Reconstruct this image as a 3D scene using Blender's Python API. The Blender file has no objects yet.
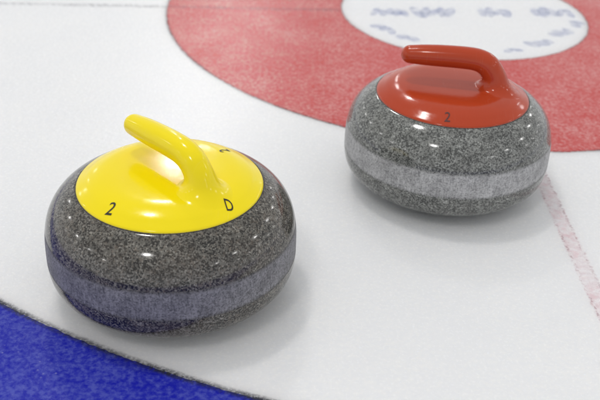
import bpy, bmesh, math, random
from mathutils import Vector, Matrix, noise as mnoise
import numpy as np
from mathutils.bvhtree import BVHTree

random.seed(4)
PI = math.pi
S = bpy.context.scene
COL = S.collection

# ------------------------------------------------------------------ helpers
def link(name, verts, faces, mat, parent=None, smooth=True):
    me = bpy.data.meshes.new(name)
    me.from_pydata([tuple(v) for v in verts], [], faces)
    me.validate()
    bm = bmesh.new(); bm.from_mesh(me)
    bmesh.ops.recalc_face_normals(bm, faces=bm.faces)
    bm.to_mesh(me); bm.free()
    if smooth:
        for p in me.polygons: p.use_smooth = True
    me.materials.append(mat)
    o = bpy.data.objects.new(name, me)
    COL.objects.link(o)
    if parent: o.parent = parent
    return o

def lathe(profiles, seg=160):
    """profiles: list of polylines [(r, z), ...]; each is turned about z."""
    V, Fc = [], []
    for prof in profiles:
        rows = []
        for r, z in prof:
            if r < 1e-6:
                rows.append([len(V)]); V.append((0, 0, z))
            else:
                base = len(V)
                for k in range(seg):
                    a = 2*PI*k/seg
                    V.append((r*math.cos(a), r*math.sin(a), z))
                rows.append(list(range(base, base+seg)))
        for A, B in zip(rows, rows[1:]):
            for k in range(seg):
                k2 = (k+1) % seg
                if len(A) == 1: Fc.append((A[0], B[k], B[k2]))
                elif len(B) == 1: Fc.append((A[k], A[k2], B[0]))
                else: Fc.append((A[k], A[k2], B[k2], B[k]))
    return V, Fc

def crom(pts, n):
    """Catmull-Rom through tuples, n samples per span."""
    P = [np.array(p, float) for p in pts]
    P = [2*P[0]-P[1]] + P + [2*P[-1]-P[-2]]
    out = []
    for i in range(1, len(P)-2):
        for k in range(n):
            t = k/n
            a, b, c, d = P[i-1], P[i], P[i+1], P[i+2]
            out.append(.5*((2*b)+(-a+c)*t+(2*a-5*b+4*c-d)*t*t+(-a+3*b-3*c+d)*t**3))
    out.append(P[-2])
    return out

# ------------------------------------------------------------------ materials
class N:
    def __init__(self, name):
        self.m = bpy.data.materials.new(name); self.m.use_nodes = True
        self.t = self.m.node_tree; self.t.nodes.clear()
        self.out = self.t.nodes.new('ShaderNodeOutputMaterial')
        self.b = self.t.nodes.new('ShaderNodeBsdfPrincipled')
        self.t.links.new(self.b.outputs[0], self.out.inputs[0])
    def n(self, kind, **kw):
        x = self.t.nodes.new('ShaderNode'+kind)
        for k, v in kw.items():
            if k in x.inputs.keys(): self.set(x.inputs[k], v)
            else: setattr(x, k, v)
        return x
    def set(self, inp, v):
        if isinstance(v, bpy.types.NodeSocket): self.t.links.new(v, inp)
        else: inp.default_value = v
    def math(self, op, a, b=None, c=None):
        x = self.t.nodes.new('ShaderNodeMath'); x.operation = op
        for i, v in enumerate((a, b, c)):
            if v is not None: self.set(x.inputs[i], v)
        return x.outputs[0]
    def ramp(self, f, stops, interp='LINEAR'):
        x = self.t.nodes.new('ShaderNodeValToRGB'); x.color_ramp.interpolation = interp
        e = x.color_ramp.elements
        while len(e) < len(stops): e.new(.5)
        for el, (p, c) in zip(e, stops):
            el.position = p
            el.color = (c, c, c, 1) if not isinstance(c, tuple) else (*c, 1)
        self.set(x.inputs[0], f)
        return x.outputs[0]
    def mix(self, f, a, b, blend='MIX'):
        x = self.t.nodes.new('ShaderNodeMix'); x.data_type = 'RGBA'; x.blend_type = blend
        self.set(x.inputs[0], f)
        for i, v in ((6, a), (7, b)):
            self.set(x.inputs[i], (*v, 1) if isinstance(v, tuple) and len(v) == 3 else v)
        return x.outputs[2]
    def noise(self, vec, scale, detail=3, rough=.5):
        return self.n('TexNoise', Vector=vec, Scale=scale, Detail=detail, Roughness=rough).outputs[0]
    def bump(self, h, strength, dist, normal=None):
        x = self.t.nodes.new('ShaderNodeBump')
        self.set(x.inputs['Height'], h); x.inputs['Strength'].default_value = strength
        x.inputs['Distance'].default_value = dist
        if normal is not None: self.set(x.inputs['Normal'], normal)
        return x.outputs[0]
    def P(self, **kw):
        for k, v in kw.items():
            k = k.replace('_', ' ')
            self.set(self.b.inputs[k], (*v, 1) if isinstance(v, tuple) and len(v) == 3 else v)

HX, HY = 0.32821, 1.92129        # centre of the house (m)
R_BUTTON, R_RED, R_BLUE_IN, R_BLUE_OUT = 0.263, 0.633, 1.265, 1.83

WHITE_ICE = (0.805, 0.812, 0.83)
B0, B1 = .0550, .0925           # frosted band of a stone
def ice_material(name, paint, frost, frost_amt, lines=(), sss=0., spec=.5):
    """painted ice under a pebbled, scratched surface; lines = dark marker rings (radius, width, strength)"""
    m = N(name)
    pos = m.n('NewGeometry').outputs['Position']
    grain = m.noise(pos, 165, 4, .6)
    cloud = m.noise(pos, 9, 4, .6)
    mid = m.noise(pos, 60, 3, .6)
    v = m.math('ADD', m.math('MULTIPLY', grain, .72), m.math('MULTIPLY', mid, .26))
    v = m.math('ADD', v, m.math('MULTIPLY', m.math('ADD', m.math('MULTIPLY', m.math('SUBTRACT', cloud, .5), 1.9), .5), .17))
    f = m.ramp(v, [(.46, frost_amt*.15), (.56, frost_amt*.7), (.70, min(1, frost_amt*2.2))])
    col = m.mix(f, paint, frost)
    # loose snow flecks
    vor = m.n('TexVoronoi', Vector=pos, Scale=130.)
    fl = m.ramp(vor.outputs['Distance'], [(.10, 1.), (.2, 0.)])
    pick = m.ramp(m.noise(pos, 33, 2), [(.55, 0.), (.66, .9)])
    col = m.mix(m.math('MULTIPLY', m.math('MULTIPLY', fl, pick), min(1, frost_amt*2)), col, (.85, .87, .9))
    if lines:
        sub = m.n('VectorMath', operation='SUBTRACT'); m.set(sub.inputs[0], pos); sub.inputs[1].default_value = (HX, HY, 0)
        ln = m.n('VectorMath', operation='LENGTH'); m.set(ln.inputs[0], sub.outputs[0])
        r = m.math('ADD', ln.outputs['Value'], m.math('MULTIPLY', m.math('SUBTRACT', m.noise(pos, 120, 3, .7), .5), .006))
        for r0, w, s in lines:
            d = m.math('ABSOLUTE', m.math('SUBTRACT', r, r0))
            band = m.ramp(m.math('DIVIDE', d, w), [(.35, 1.), (1., 0.)])
            brk = m.ramp(m.noise(pos, 150, 4, .7), [(.36, .1), (.56, 1.)])
            wear = m.ramp(m.noise(pos, 7, 3, .6), [(.3, .35), (.62, 1.)])
            k = m.math('MULTIPLY', m.math('MULTIPLY', band, m.math('MULTIPLY', brk, wear)), s)
            col = m.mix(k, col, (.03, .035, .05))
    m.P(Base_Color=col, IOR=1.31, Specular_IOR_Level=spec)
    if sss:
        m.b.subsurface_method = 'BURLEY'
        m.P(Subsurface_Weight=1., Subsurface_Scale=sss); m.b.inputs['Subsurface Radius'].default_value = (.9, .97, 1.)
    m.P(Roughness=m.ramp(m.noise(pos, 300, 3), [(.3, .20), (.7, .30)]))
    pebble = m.noise(pos, 95, 2, .5)
    fine = m.noise(pos, 420, 3, .6)
    nb = m.bump(pebble, .10, .006)
    nb = m.bump(fine, .16, .0012, nb)
    m.P(Normal=nb)
    return m.m

def granite(name, dark, midc, light, tint, amt):
    m = N(name)
    pos = m.n('TexCoord').outputs['Object']
    warp = m.n('TexNoise', Vector=pos, Scale=260., Detail=2.)
    wv = m.n('VectorMath', operation='MULTIPLY_ADD'); m.set(wv.inputs[0], warp.outputs[1]); wv.inputs[1].default_value = (.0013,)*3; m.set(wv.inputs[2], pos)
    v1 = m.n('TexVoronoi', Vector=wv.outputs[0], Scale=700.)
    v2 = m.n('TexVoronoi', Vector=wv.outputs[0], Scale=470.)
    g1 = m.n('SeparateColor', Color=v1.outputs['Color']).outputs[0]
    g2 = m.n('SeparateColor', Color=v2.outputs['Color']).outputs[1]
    base = m.ramp(g1, [(0., dark), (.27, dark), (.30, midc), (.80, midc), (.9, light), (1., light)])
    fleck = m.ramp(g2, [(.17, 1.), (.22, 0.)])
    col = m.mix(m.math('MULTIPLY', fleck, .85), base, dark)
    col = m.mix(m.math('MULTIPLY', m.ramp(g2, [(.86, 0.), (.92, 1.)]), .45), col, tint)
    col = m.mix(m.ramp(m.noise(pos, 26, 3, .6), [(.35, .0), (.7, amt)]), col, tint)
    patch = m.ramp(m.noise(pos, 70, 4, .65), [(.34, .72), (.5, 1.), (.68, 1.22)])
    col = m.mix(1., col, patch, 'MULTIPLY')
    m.P(Base_Color=col, Roughness=m.ramp(m.noise(pos, 60, 3), [(.3, .09), (.75, .14)]), IOR=1.52)
    m.P(Normal=m.bump(g1, .025, .0006))
    return m.m

def band_material(name, a, b, dark, midc):
    m = N(name)
    pos = m.n('TexCoord').outputs['Object']
    sp = m.n('SeparateXYZ', Vector=pos)
    ang = m.math('ARCTAN2', sp.outputs[1], sp.outputs[0])
    cv = m.n('CombineXYZ', X=m.math('MULTIPLY', ang, 7.), Y=m.math('MULTIPLY', sp.outputs[2], 6.), Z=0.)
    streak = m.noise(cv.outputs[0], 9., 5, .65)
    v1 = m.n('TexVoronoi', Vector=pos, Scale=620.)
    g1 = m.n('SeparateColor', Color=v1.outputs['Color']).outputs[0]
    grain = m.noise(pos, 700, 3, .7)
    v = m.math('ADD', m.math('MULTIPLY', streak, .62), m.math('ADD', m.math('MULTIPLY', g1, .22), m.math('MULTIPLY', grain, .28)))
    col = m.ramp(v, [(.40, a), (.68, b)])
    col = m.mix(1., col, m.ramp(m.noise(pos, 38, 5, .7), [(.32, .74), (.5, 1.), (.7, 1.14)]), 'MULTIPLY')
    zz = m.math('ADD', sp.outputs[2], m.math('MULTIPLY', m.math('SUBTRACT', streak, .5), .010))
    e = m.math('MINIMUM', m.math('SUBTRACT', zz, B0), m.math('SUBTRACT', B1, zz))
    edge = m.ramp(m.math('DIVIDE', e, .0045), [(.0, 1.), (.55, .35), (1., 0.)])
    spk = m.ramp(g1, [(.16, 1.), (.24, .0)])
    col = m.mix(m.math('MULTIPLY', spk, .14), col, dark)
    col = m.mix(edge, col, m.ramp(g1, [(.2, dark), (.35, midc), (1., midc)]))
    m.P(Base_Color=col, Roughness=.55, IOR=1.5, Specular_IOR_Level=.4)
    m.P(Normal=m.bump(grain, .25, .0008))
    return m.m

def plastic(name, col, col2, rough):
    m = N(name)
    pos = m.n('TexCoord').outputs['Object']
    c = m.mix(m.noise(pos, 18, 4, .6), col, col2)
    scuff = m.noise(pos, 240, 5, .7)
    rough_v = m.ramp(scuff, [(.35, rough*.8), (.75, rough*1.7)])
    scr = None
    for ang, sc in ((.5, 1.), (1.9, 1.3), (2.7, .8)):          # hair scratches from handling
        mp = m.n('Mapping', Vector=pos); mp.inputs['Rotation'].default_value = (.3, .2, ang); mp.inputs['Scale'].default_value = (900*sc, 22*sc, 22*sc)
        k = m.ramp(m.noise(mp.outputs[0], 1., 1, .5), [(.70, 0.), (.76, 1.)])
        scr = k if scr is None else m.math('MAXIMUM', scr, k)
    worn = m.ramp(m.noise(pos, 30, 3), [(.45, 0.), (.65, 1.)])
    scr = m.math('MULTIPLY', scr, worn)
    m.P(Base_Color=m.mix(m.math('MULTIPLY', scr, .035), c, (.8, .8, .75)), IOR=1.45, Specular_IOR_Level=.42, Roughness=m.math('ADD', rough_v, m.math('MULTIPLY', scr, .12)))
    m.P(Normal=m.bump(m.noise(pos, 45, 2), .06, .002))
    return m.m

def simple(name, col, rough=.5):
    m = N(name)
    pos = m.n('TexCoord').outputs['Object']
    c = m.mix(m.noise(pos, 400, 3), col, tuple(min(1, x*1.5+.004) for x in col))
    m.P(Base_Color=c, Roughness=rough)
    return m.m

M_ICE = ice_material('white ice', WHITE_ICE, (.84, .84, .84), .5, sss=.035)
M_RED = ice_material('red painted ice', (.52, .046, .044), (.80, .58, .56), .18, spec=.38)
M_BLUE = ice_material('blue painted ice', (.007, .010, .36), (.30, .36, .74), .105, spec=.2)

# ------------------------------------------------------------------ ice sheet (concentric rings butted edge to edge)
def jag(r0, n, amp):
    out = []
    for k in range(n):
        a = 2*PI*k/n
        q = Vector((r0*math.cos(a)*170, r0*math.sin(a)*170, r0*31))
        d = mnoise.noise(q)*amp + mnoise.noise(q*.33)*amp*.8
        out.append(r0+d)
    return out
NSEG = 2880
J = {R_BUTTON: jag(R_BUTTON, NSEG, .0014), R_RED: jag(R_RED, NSEG, .0016), R_BLUE_IN: jag(R_BLUE_IN, NSEG, .0014),
     R_BLUE_OUT: [R_BLUE_OUT]*NSEG}
def annulus(name, ra, rb, mat, z, label):
    V, Fc = [], []
    for k in range(NSEG):
        a = 2*PI*k/NSEG
        for r in (J[ra][k], J[rb][k]): V.append((r*math.cos(a), r*math.sin(a), 0))
    Fc = [(2*k, 2*k+1, 2*((k+1) % NSEG)+1, 2*((k+1) % NSEG)) for k in range(NSEG)]
    o = link(name, V, Fc, mat, smooth=False)
    o.location = (HX, HY, z); o['kind'] = 'structure'; o['label'] = label
    if o.data.polygons[0].normal.z < 0: o.data.flip_normals()
    return o
IV = [(-14, -10, 0), (14, -10, 0), (14, 30, 0), (-14, 30, 0)]
ice = link('ice', IV, [(0, 1, 2, 3)], M_ICE, smooth=False)
ice['kind'] = 'structure'; ice['label'] = 'white pebbled ice of the curling sheet'
annulus('red_ring', R_BUTTON, R_RED, M_RED, .0004, 'red painted ring around the white centre in the ice')
annulus('blue_ring', R_BLUE_IN, R_BLUE_OUT, M_BLUE, .0004, 'blue painted ring in the ice at the lower left corner')

def outline(name, r0, half, mat, label):
    J[r0-half] = [r0-half]*NSEG; J[r0+half] = [r0+half]*NSEG
    return annulus(name, r0-half, r0+half, mat, .0008, label)
def outline_material(name, r0, half, dens, strength):
    m = N(name)
    loc = m.n('TexCoord').outputs['Object']
    ln = m.n('VectorMath', operation='LENGTH'); m.set(ln.inputs[0], loc)
    w = m.math('MULTIPLY', m.math('SUBTRACT', m.noise(loc, 130, 3, .7), .5), half*.6)
    d = m.math('DIVIDE', m.math('ABSOLUTE', m.math('ADD', m.math('SUBTRACT', ln.outputs['Value'], r0), w)), half)
    band = m.ramp(d, [(.15, 1.), (.95, 0.)])
    dots = m.ramp(m.noise(loc, 230, 3, .6), [(.40-dens, .22), (.56-dens, 1.)])
    wear = m.ramp(m.noise(loc, 8, 3, .6), [(.36, .35), (.6, 1.)])
    m.P(Base_Color=(.035, .037, .055), Roughness=.4, IOR=1.31, Alpha=m.math('MULTIPLY', m.math('MULTIPLY', band, m.math('MULTIPLY', dots, wear)), strength))
    return m.m
outline('ring_outline', R_BLUE_IN, .0072, outline_material('blue ring pencil', R_BLUE_IN, .0072, .02, .95), 'dotted dark outline along the inner edge of the blue ring')
outline('ring_outline', R_RED, .0050, outline_material('red ring pencil', R_RED, .0050, -.02, .55), 'thin dark outline round the red ring')
outline('ring_outline', R_BUTTON, .0045, outline_material('centre pencil', R_BUTTON, .0045, -.03, .35), 'thin grey outline round the white centre')

# lines frozen into the ice
def line_material(name, edge, fill, alpha_fill, half):
    m = N(name)
    pos = m.n('NewGeometry').outputs['Position']
    loc = m.n('TexCoord').outputs['Object']
    x = m.math('ABSOLUTE', m.n('SeparateXYZ', Vector=loc).outputs[0])
    xr = m.math('DIVIDE', m.math('ADD', x, m.math('MULTIPLY', m.math('SUBTRACT', m.noise(pos, 140, 3, .7), .5), half*.45)), half)
    rim = m.ramp(xr, [(.45, 0.), (.62, 1.), (.72, 1.), (.92, 0.)])
    body = m.ramp(xr, [(.6, 1.), (.85, 0.)])
    spots = m.ramp(m.noise(pos, 170, 3, .6), [(.46, .04), (.60, .65)])
    blot = m.ramp(m.noise(pos, 110, 4, .65), [(.40, .12), (.62, 1.)])
    wear = m.ramp(m.noise(pos, 12, 3), [(.3, .5), (.65, 1.)])
    k = m.math('MULTIPLY', rim, spots)
    col = m.mix(k, fill, edge)
    alpha = m.math('MULTIPLY', m.math('MAXIMUM', k, m.math('MULTIPLY', m.math('MULTIPLY', body, blot), alpha_fill)), wear)
    m.P(Base_Color=col, Roughness=.4, IOR=1.31, Alpha=alpha)
    return m.m
def strip(name, half, y0, y1, mat, ang, z, label):
    n = 40
    V, Fc = [], []
    for k in range(n+1):
        y = y0+(y1-y0)*k/n
        V += [(-half, y, 0), (half, y, 0)]
    Fc = [(2*k, 2*k+1, 2*k+3, 2*k+2) for k in range(n)]
    o = link(name, V, Fc, mat, smooth=False)
    o.location = (HX, HY, z); o.rotation_euler = (0, 0, ang)
    o['kind'] = 'structure'; o['label'] = label
    return o
strip('centre_line', .0140, -1.262, -.636, line_material('centre line ink', (.10, .06, .08), (.80, .36, .42), .34, .0140),
      math.radians(2.1), .0008, 'worn pink line in the ice running out of the red ring')
strip('tee_line', .009, .266, 1.8, line_material('tee line ink', (.07, .07, .09), (.24, .23, .26), .32, .009),
      math.radians(90+4), .0008, 'dark thin line across the red ring at the top')

# faint printed marks in the button (illegible smudges of lettering)
def mark_material():
    m = N('washed out blue print')
    pos = m.n('NewGeometry').outputs['Position']
    a = m.ramp(m.noise(pos, 45, 4, .6), [(.32, .06), (.72, .46)])
    m.P(Base_Color=(.19, .25, .54), Roughness=.4, Alpha=a)
    return m.m
M_MARK = mark_material()
def mark(cx, cy, w, h, seed, label, ang=0.):
    """a row of soft letter-like strokes"""
    rng = random.Random(seed)
    V, Fc = [], []
    n = max(2, int(w/.016))
    for k in range(n):
        x = -w/2+w*(k+.5)/n; ww = w/n*.55*rng.uniform(.8, 1.3)
        hh = h*.5*rng.uniform(.6, 1.); sl = rng.uniform(-.008, .012); yo = rng.uniform(-.1, .1)*h
        b = len(V); m = 14
        V.append((x, yo, 0))
        for q in range(m):
            t = 2*PI*q/m
            V.append((x+ww*math.cos(t)*(1+.2*rng.random())+sl*math.sin(t), yo+hh*math.sin(t)*(1+.2*rng.random()), 0))
        Fc += [(b, b+1+q, b+1+(q+1) % m) for q in range(m)]
    o = link('printed_mark', V, Fc, M_MARK, None, smooth=False)
    o['kind'] = 'structure'; o['label'] = label
    o.location = (HX+cx, HY+cy, .0004 + .00004*(seed % 7)); o.rotation_euler = (0, 0, ang)
    return o

for i, (x, y, w, h, an) in enumerate(((-.159, -.016, .070, .040, 0), (-.065, -.004, .075, .048, 0), (.068, .007, .060, .048, 0), (.198, .030, .080, .055, 0),
        (-.175, -.119, .050, .022, -40), (-.131, -.164, .036, .020, -30), (.071, -.204, .030, .022, 15), (.135, -.160, .054, .026, 30),
        (.193, -.097, .050, .030, 45), (.235, -.039, .030, .026, 60))):
    mark(x, y, w*1.15, h*1.3, i+1, 'faint washed out blue print in the white centre of the house', math.radians(an))

# ------------------------------------------------------------------ curling stones
SR, SH, NU, NL, ZE = .1455, .15253, 3.126, 3.01, .06035
RD = .1055
def body_r(z):
    n, a = (NU, SH-ZE) if z > ZE else (NL, ZE)
    q = min(1, abs(z-ZE)/a)
    return SR*(max(0, 1-q**n))**(1/n)
def body_z(r):
    return ZE+(SH-ZE)*(max(0, 1-(r/SR)**NU))**(1/NU)
ZD = body_z(RD)
DOME = [(RD-.0014, ZD-.0035), (RD, ZD-.0012), (RD-.0001, ZD+.0004), (RD-.0011, ZD+.0019), (RD-.0038, ZD+.0037), (.0975, ZD+.0061),
        (.0920, ZD+.0093), (.0860, ZD+.0119), (.0790, ZD+.0142), (.0715, ZD+.0156), (.0620, ZD+.0165), (.0450, ZD+.0171), (.0200, ZD+.0174), (0, ZD+.0175)]
DOME_S = crom(DOME, 8)
_dr = np.array([p[0] for p in DOME_S][::-1]); _dz = np.array([p[1] for p in DOME_S][::-1])
def dome_z(r): return float(np.interp(r, _dr[:-14], _dz[:-14]))

def handle_mesh(lift=0.):
    """gooseneck: s runs outward to the foot, z up. rows: (s, z, tangent angle deg (0=+s,90=down), a in plane, b across)"""
    path = [(-.0635, .1890, -2, .0126, .0128), (-.045, .1901, -2, .0140, .0142), (-.02, .1912, -1, .0149, .0151), (.005, .1918, 0, .0152, .0154),
            (.0245, .1911, 10, .0153, .0155), (.0375, .1872, 32, .0156, .0157), (.0462, .1810, 56, .0160, .0161), (.0518, .1745, 74, .0166, .0167),
            (.0546, .1698, 90, .0176, .0173)]
    path = [(q[0], q[1]+lift*min(1, max(0, (q[1]-.168)/.018)), *q[2:]) for q in path]
    rows = crom(path, 6)
    V, Fc = [], []
    SEG = 64
    rings = []
    # rounded tip
    s0, z0, t0, a0, b0 = rows[0]
    for k in range(1, 9):
        q = k/9*PI/2
        rings.append((s0-.0128*math.cos(q), z0-.0004*math.cos(q), t0, a0*math.sin(q), b0*math.sin(q)))
    rings += [tuple(r) for r in rows]
    for s, z, t, a, b in rings:
        t = math.radians(t)
        up = (math.sin(t), math.cos(t))
        base = len(V)
        for k in range(SEG):
            p = 2*PI*k/SEG
            V.append((s+up[0]*a*math.cos(p), b*math.sin(p), z+up[1]*a*math.cos(p)))
    # foot: flares out and meets the disc almost tangentially
    foot = [(.0562, .0198, .0192, .0086), (.0576, .0224, .0214, .0052), (.0587, .0252, .0238, .0028), (.0594, .0280, .0264, .0012), (.0598, .0308, .0290, .0003), (.0600, .0332, .0312, -.0002)]
    last = rings[-1]
    seq = crom([(last[0], last[3], last[4], last[1]-dome_z(last[0]))]+foot, 5)[1:]
    nr = len(rings)
    for c, a, b, h in seq:
        for k in range(SEG):
            p = 2*PI*k/SEG
            x, y = c+a*math.cos(p), b*math.sin(p)
            V.append((x, y, dome_z(math.hypot(x, y))+h*(1+.0*math.cos(p))))
        nr += 1
    A = np.array(V).reshape(nr, SEG, 3)
    i0, i1 = len(rings)-14, nr-2
    for _ in range(30):
        A[i0:i1] = .25*A[i0-1:i1-1]+.5*A[i0:i1]+.25*A[i0+1:i1+1]
    V = [tuple(v) for v in A.reshape(-1, 3)]
    for i in range(nr-1):
        for k in range(SEG):
            k2 = (k+1) % SEG
            Fc.append((i*SEG+k, i*SEG+k2, (i+1)*SEG+k2, (i+1)*SEG+k))
    tip = len(V); V.append((s0-.0128, 0, z0-.0004))
    for k in range(SEG): Fc.append((tip, (k+1) % SEG, k))
    return V, Fc

def glyph(ch, size, r, az, up_az, mat, parent, surf, squeeze=1.):
    """a printed character laid on the disc surface"""
    cu = bpy.data.curves.new('character', 'FONT'); cu.body = ch; cu.size = size
    cu.align_x = 'CENTER'; cu.align_y = 'CENTER'; cu.resolution_u = 8; cu.offset = size*.006
    tmp = bpy.data.objects.new('character', cu); COL.objects.link(tmp)
    dg = bpy.context.evaluated_depsgraph_get()
    me = bpy.data.meshes.new_from_object(tmp.evaluated_get(dg))
    bpy.data.objects.remove(tmp)
    bm = bmesh.new(); bm.from_mesh(me)
    for _ in range(2):
        bmesh.ops.subdivide_edges(bm, edges=[e for e in bm.edges if e.calc_length() > size*.12], cuts=2)
    bmesh.ops.triangulate(bm, faces=bm.faces)
    xs = [v.co.x for v in bm.verts]; ys = [v.co.y for v in bm.verts]
    mx, my = (min(xs)+max(xs))/2, (min(ys)+max(ys))/2
    ra, ru = math.radians(az), math.radians(up_az)
    cx, cy = r*math.cos(ra), r*math.sin(ra)
    ux, uy = math.cos(ru), math.sin(ru)
    for v in bm.verts:
        lx, ly = (v.co.x-mx)*squeeze, v.co.y-my
        x, y = cx+lx*uy+ly*ux, cy-lx*ux+ly*uy
        hit = surf(x, y); v.co = (x, y, hit+.0004)
    bm.to_mesh(me); bm.free()
    me.materials.clear(); me.materials.append(mat)
    o = bpy.data.objects.new('printed_character', me); COL.objects.link(o); o.parent = parent
    return o

def stone(loc, haz, label, gm, bmat, pm, ink, glyphs, lift=0.):
    root = bpy.data.objects.new('curling_stone', None); COL.objects.link(root)
    root.location = (*loc, .0004); root.empty_display_size = .1
    root['label'] = label; root['category'] = 'curling stone'; root['group'] = 'curling stones on the ice'
    # polished granite above and below the frosted band
    top = [(0, body_z(0)), (.05, body_z(.05))]
    za = [B1+(ZD+.0 - B1)*k/26 for k in range(27)]
    up = [(body_r(z), z) for z in za]
    up += [(RD-.006, ZD-.0035+.0025), (RD-.02, ZD-.002), (.0, ZD-.002)]
    low = [(0, 0)]
    for k in range(1, 25):
        t = k/24*PI/2
        r = SR*math.sin(t)**(2/NL); z = ZE-ZE*math.cos(t)**(2/NL)
        if z < B0: low.append((r, z))
    low = [p for p in low if p[1] < B0-.001]+[(body_r(B0), B0)]
    V, Fc = lathe([up, low], 192)
    body = link('granite_body', V, Fc, gm, root)
    mid = [(body_r(B0+(B1-B0)*k/12), B0+(B1-B0)*k/12) for k in range(13)]
    V, Fc = lathe([mid], 192)
    link('striking_band', V, Fc, bmat, body)
    V, Fc = lathe([[tuple(p) for p in DOME_S]], 192)
    disc = link('handle_disc', V, Fc, pm, root)
    V, Fc = lathe([[(RD-.002, ZD-.0005), (RD+.0004, ZD-.0002), (RD+.0011, body_z(RD+.0011)+.0005), (RD+.0014, body_z(RD+.0014)-.0006)]], 160)
    link('rim_gap_shade', V, Fc, GAP_SHADE, root)  # added dark ring: paints the shaded gap between disc and granite
    V, Fc = handle_mesh(lift)
    h = link('handle', V, Fc, pm, root)
    h.rotation_euler = (0, 0, math.radians(haz))
    hv = [Vector(v) for v in V]; tree = BVHTree.FromPolygons(hv, Fc)
    ca, sa = math.cos(math.radians(haz)), math.sin(math.radians(haz))
    def surf(x, y):
        hx, hy = x*ca+y*sa, -x*sa+y*ca
        p = tree.ray_cast(Vector((hx, hy, .1665)), Vector((0, 0, -1)))[0]
        return max(dome_z(math.hypot(x, y)), p.z if p is not None else 0)
    for g in glyphs: glyph(*g[:5], ink, disc, surf, g[5] if len(g) > 5 else 1.)
    return root

GR_A = granite('dark speckled granite', (.008, .008, .008), (.115, .111, .097), (.25, .24, .21), (.16, .13, .10), .25)
GR_B = granite('grey speckled granite', (.045, .047, .045), (.185, .19, .18), (.34, .35, .33), (.24, .24, .22), .2)
BD_A = band_material('frosted band of dark granite', (.10, .10, .108), (.275, .27, .285), (.014, .014, .013), (.105, .10, .09))
BD_B = band_material('frosted band of grey granite', (.24, .24, .245), (.50, .50, .505), (.040, .042, .041), (.19, .195, .185))
YEL = plastic('yellow plastic', (.95, .77, .004), (.92, .73, .003), .13)
REDP = plastic('red plastic', (.47, .055, .016), (.42, .047, .013), .13)
GAP_SHADE = simple('painted rim gap shade', (.02, .018, .016), .6)  # near-black colour standing in for shade in the gap under the rim
INK = simple('black ink', (.012, .011, .008), .4)
INK_R = simple('dark red ink', (.06, .010, .010), .4)

stone((-.15081, .90597), -44, 'dark granite curling stone with glossy yellow handle disc, nearest the blue ring', GR_A, BD_A, YEL, INK,
      [('2', .0215, .0918, -124.5, 70, .85), ('D', .0190, .0925, -39, 113, .70), ('2', .0200, .0790, 45, 226, .85)])
stone((.20222, 1.18365), -9, 'grey granite curling stone with glossy red handle disc, standing by the red ring', GR_B, BD_B, REDP, INK_R,
      [('2', .0200, .0935, -101, 82, .85)], lift=.0035)

# ------------------------------------------------------------------ hall light: rows of ceiling lamps, soft fill from the hall
k = 0
for x in (-28, -15, -1.9, 12, 25.5):
    for y in (-9.6, -3.6, 2.3, 8.4, 14.4, 20.1, 26.5):
        if abs(x) < 5 and y < -5: continue
        L = bpy.data.lights.new('ceiling_lamp', 'AREA'); L.shape = 'DISK'; L.size = .62 if abs(x) < 5 else .56
        L.energy = 105 if abs(x) < 5 else 62
        L.color = (1., .985, .965)
        o = bpy.data.objects.new('ceiling_lamp', L); COL.objects.link(o)
        o.location = (x+.3*math.sin(k*2.1), y+.3*math.cos(k*1.7), 7.3); k += 1

W = bpy.data.worlds.new('World'); S.world = W; W.use_nodes = True
bg = W.node_tree.nodes['Background']
wt = W.node_tree                 # pale walls of the hall low down, darker roof above
tc = wt.nodes.new('ShaderNodeTexCoord'); sx = wt.nodes.new('ShaderNodeSeparateXYZ'); wr = wt.nodes.new('ShaderNodeValToRGB')
wt.links.new(tc.outputs['Generated'], sx.inputs[0]); wt.links.new(sx.outputs[2], wr.inputs[0]); wt.links.new(wr.outputs[0], bg.inputs[0])
e = wr.color_ramp.elements; e.new(.3); e.new(.6)
for el, (p, c) in zip(e, ((0., .98), (.30, .66), (.55, .56), (1., .60))): el.position = p; el.color = (c*.98, c*.99, c, 1)
bg.inputs[1].default_value = 1.0

# ------------------------------------------------------------------ camera
a, r = math.radians(31.162), math.radians(2.5067)
rt = Vector((1, 0, 0)); up = Vector((0, math.sin(a), math.cos(a))); fw = Vector((0, math.cos(a), -math.sin(a)))
R_ = math.cos(r)*rt+math.sin(r)*up
U_ = math.cos(r)*up-math.sin(r)*rt
cd = bpy.data.cameras.new('camera'); cam = bpy.data.objects.new('camera', cd); COL.objects.link(cam)
M = Matrix((( R_.x, U_.x, -fw.x, 0), (R_.y, U_.y, -fw.y, 0), (R_.z, U_.z, -fw.z, .67324), (0, 0, 0, 1)))
cam.matrix_world = M
cd.sensor_width = 36; cd.lens = 923.58/600*36
cd.shift_x = -(302.53-300)/600; cd.shift_y = (199.68-200)/600
cd.clip_start = .02; cd.clip_end = 200
cd.dof.use_dof = True; cd.dof.focus_distance = 1.07; cd.dof.aperture_fstop = 6.6
S.camera = cam

S.render.engine = 'CYCLES'
S.cycles.use_denoising = True
S.cycles.max_bounces = 6
S.view_settings.view_transform = 'Standard'; S.view_settings.look = 'None'
S.view_settings.exposure = .08; S.view_settings.gamma = 1
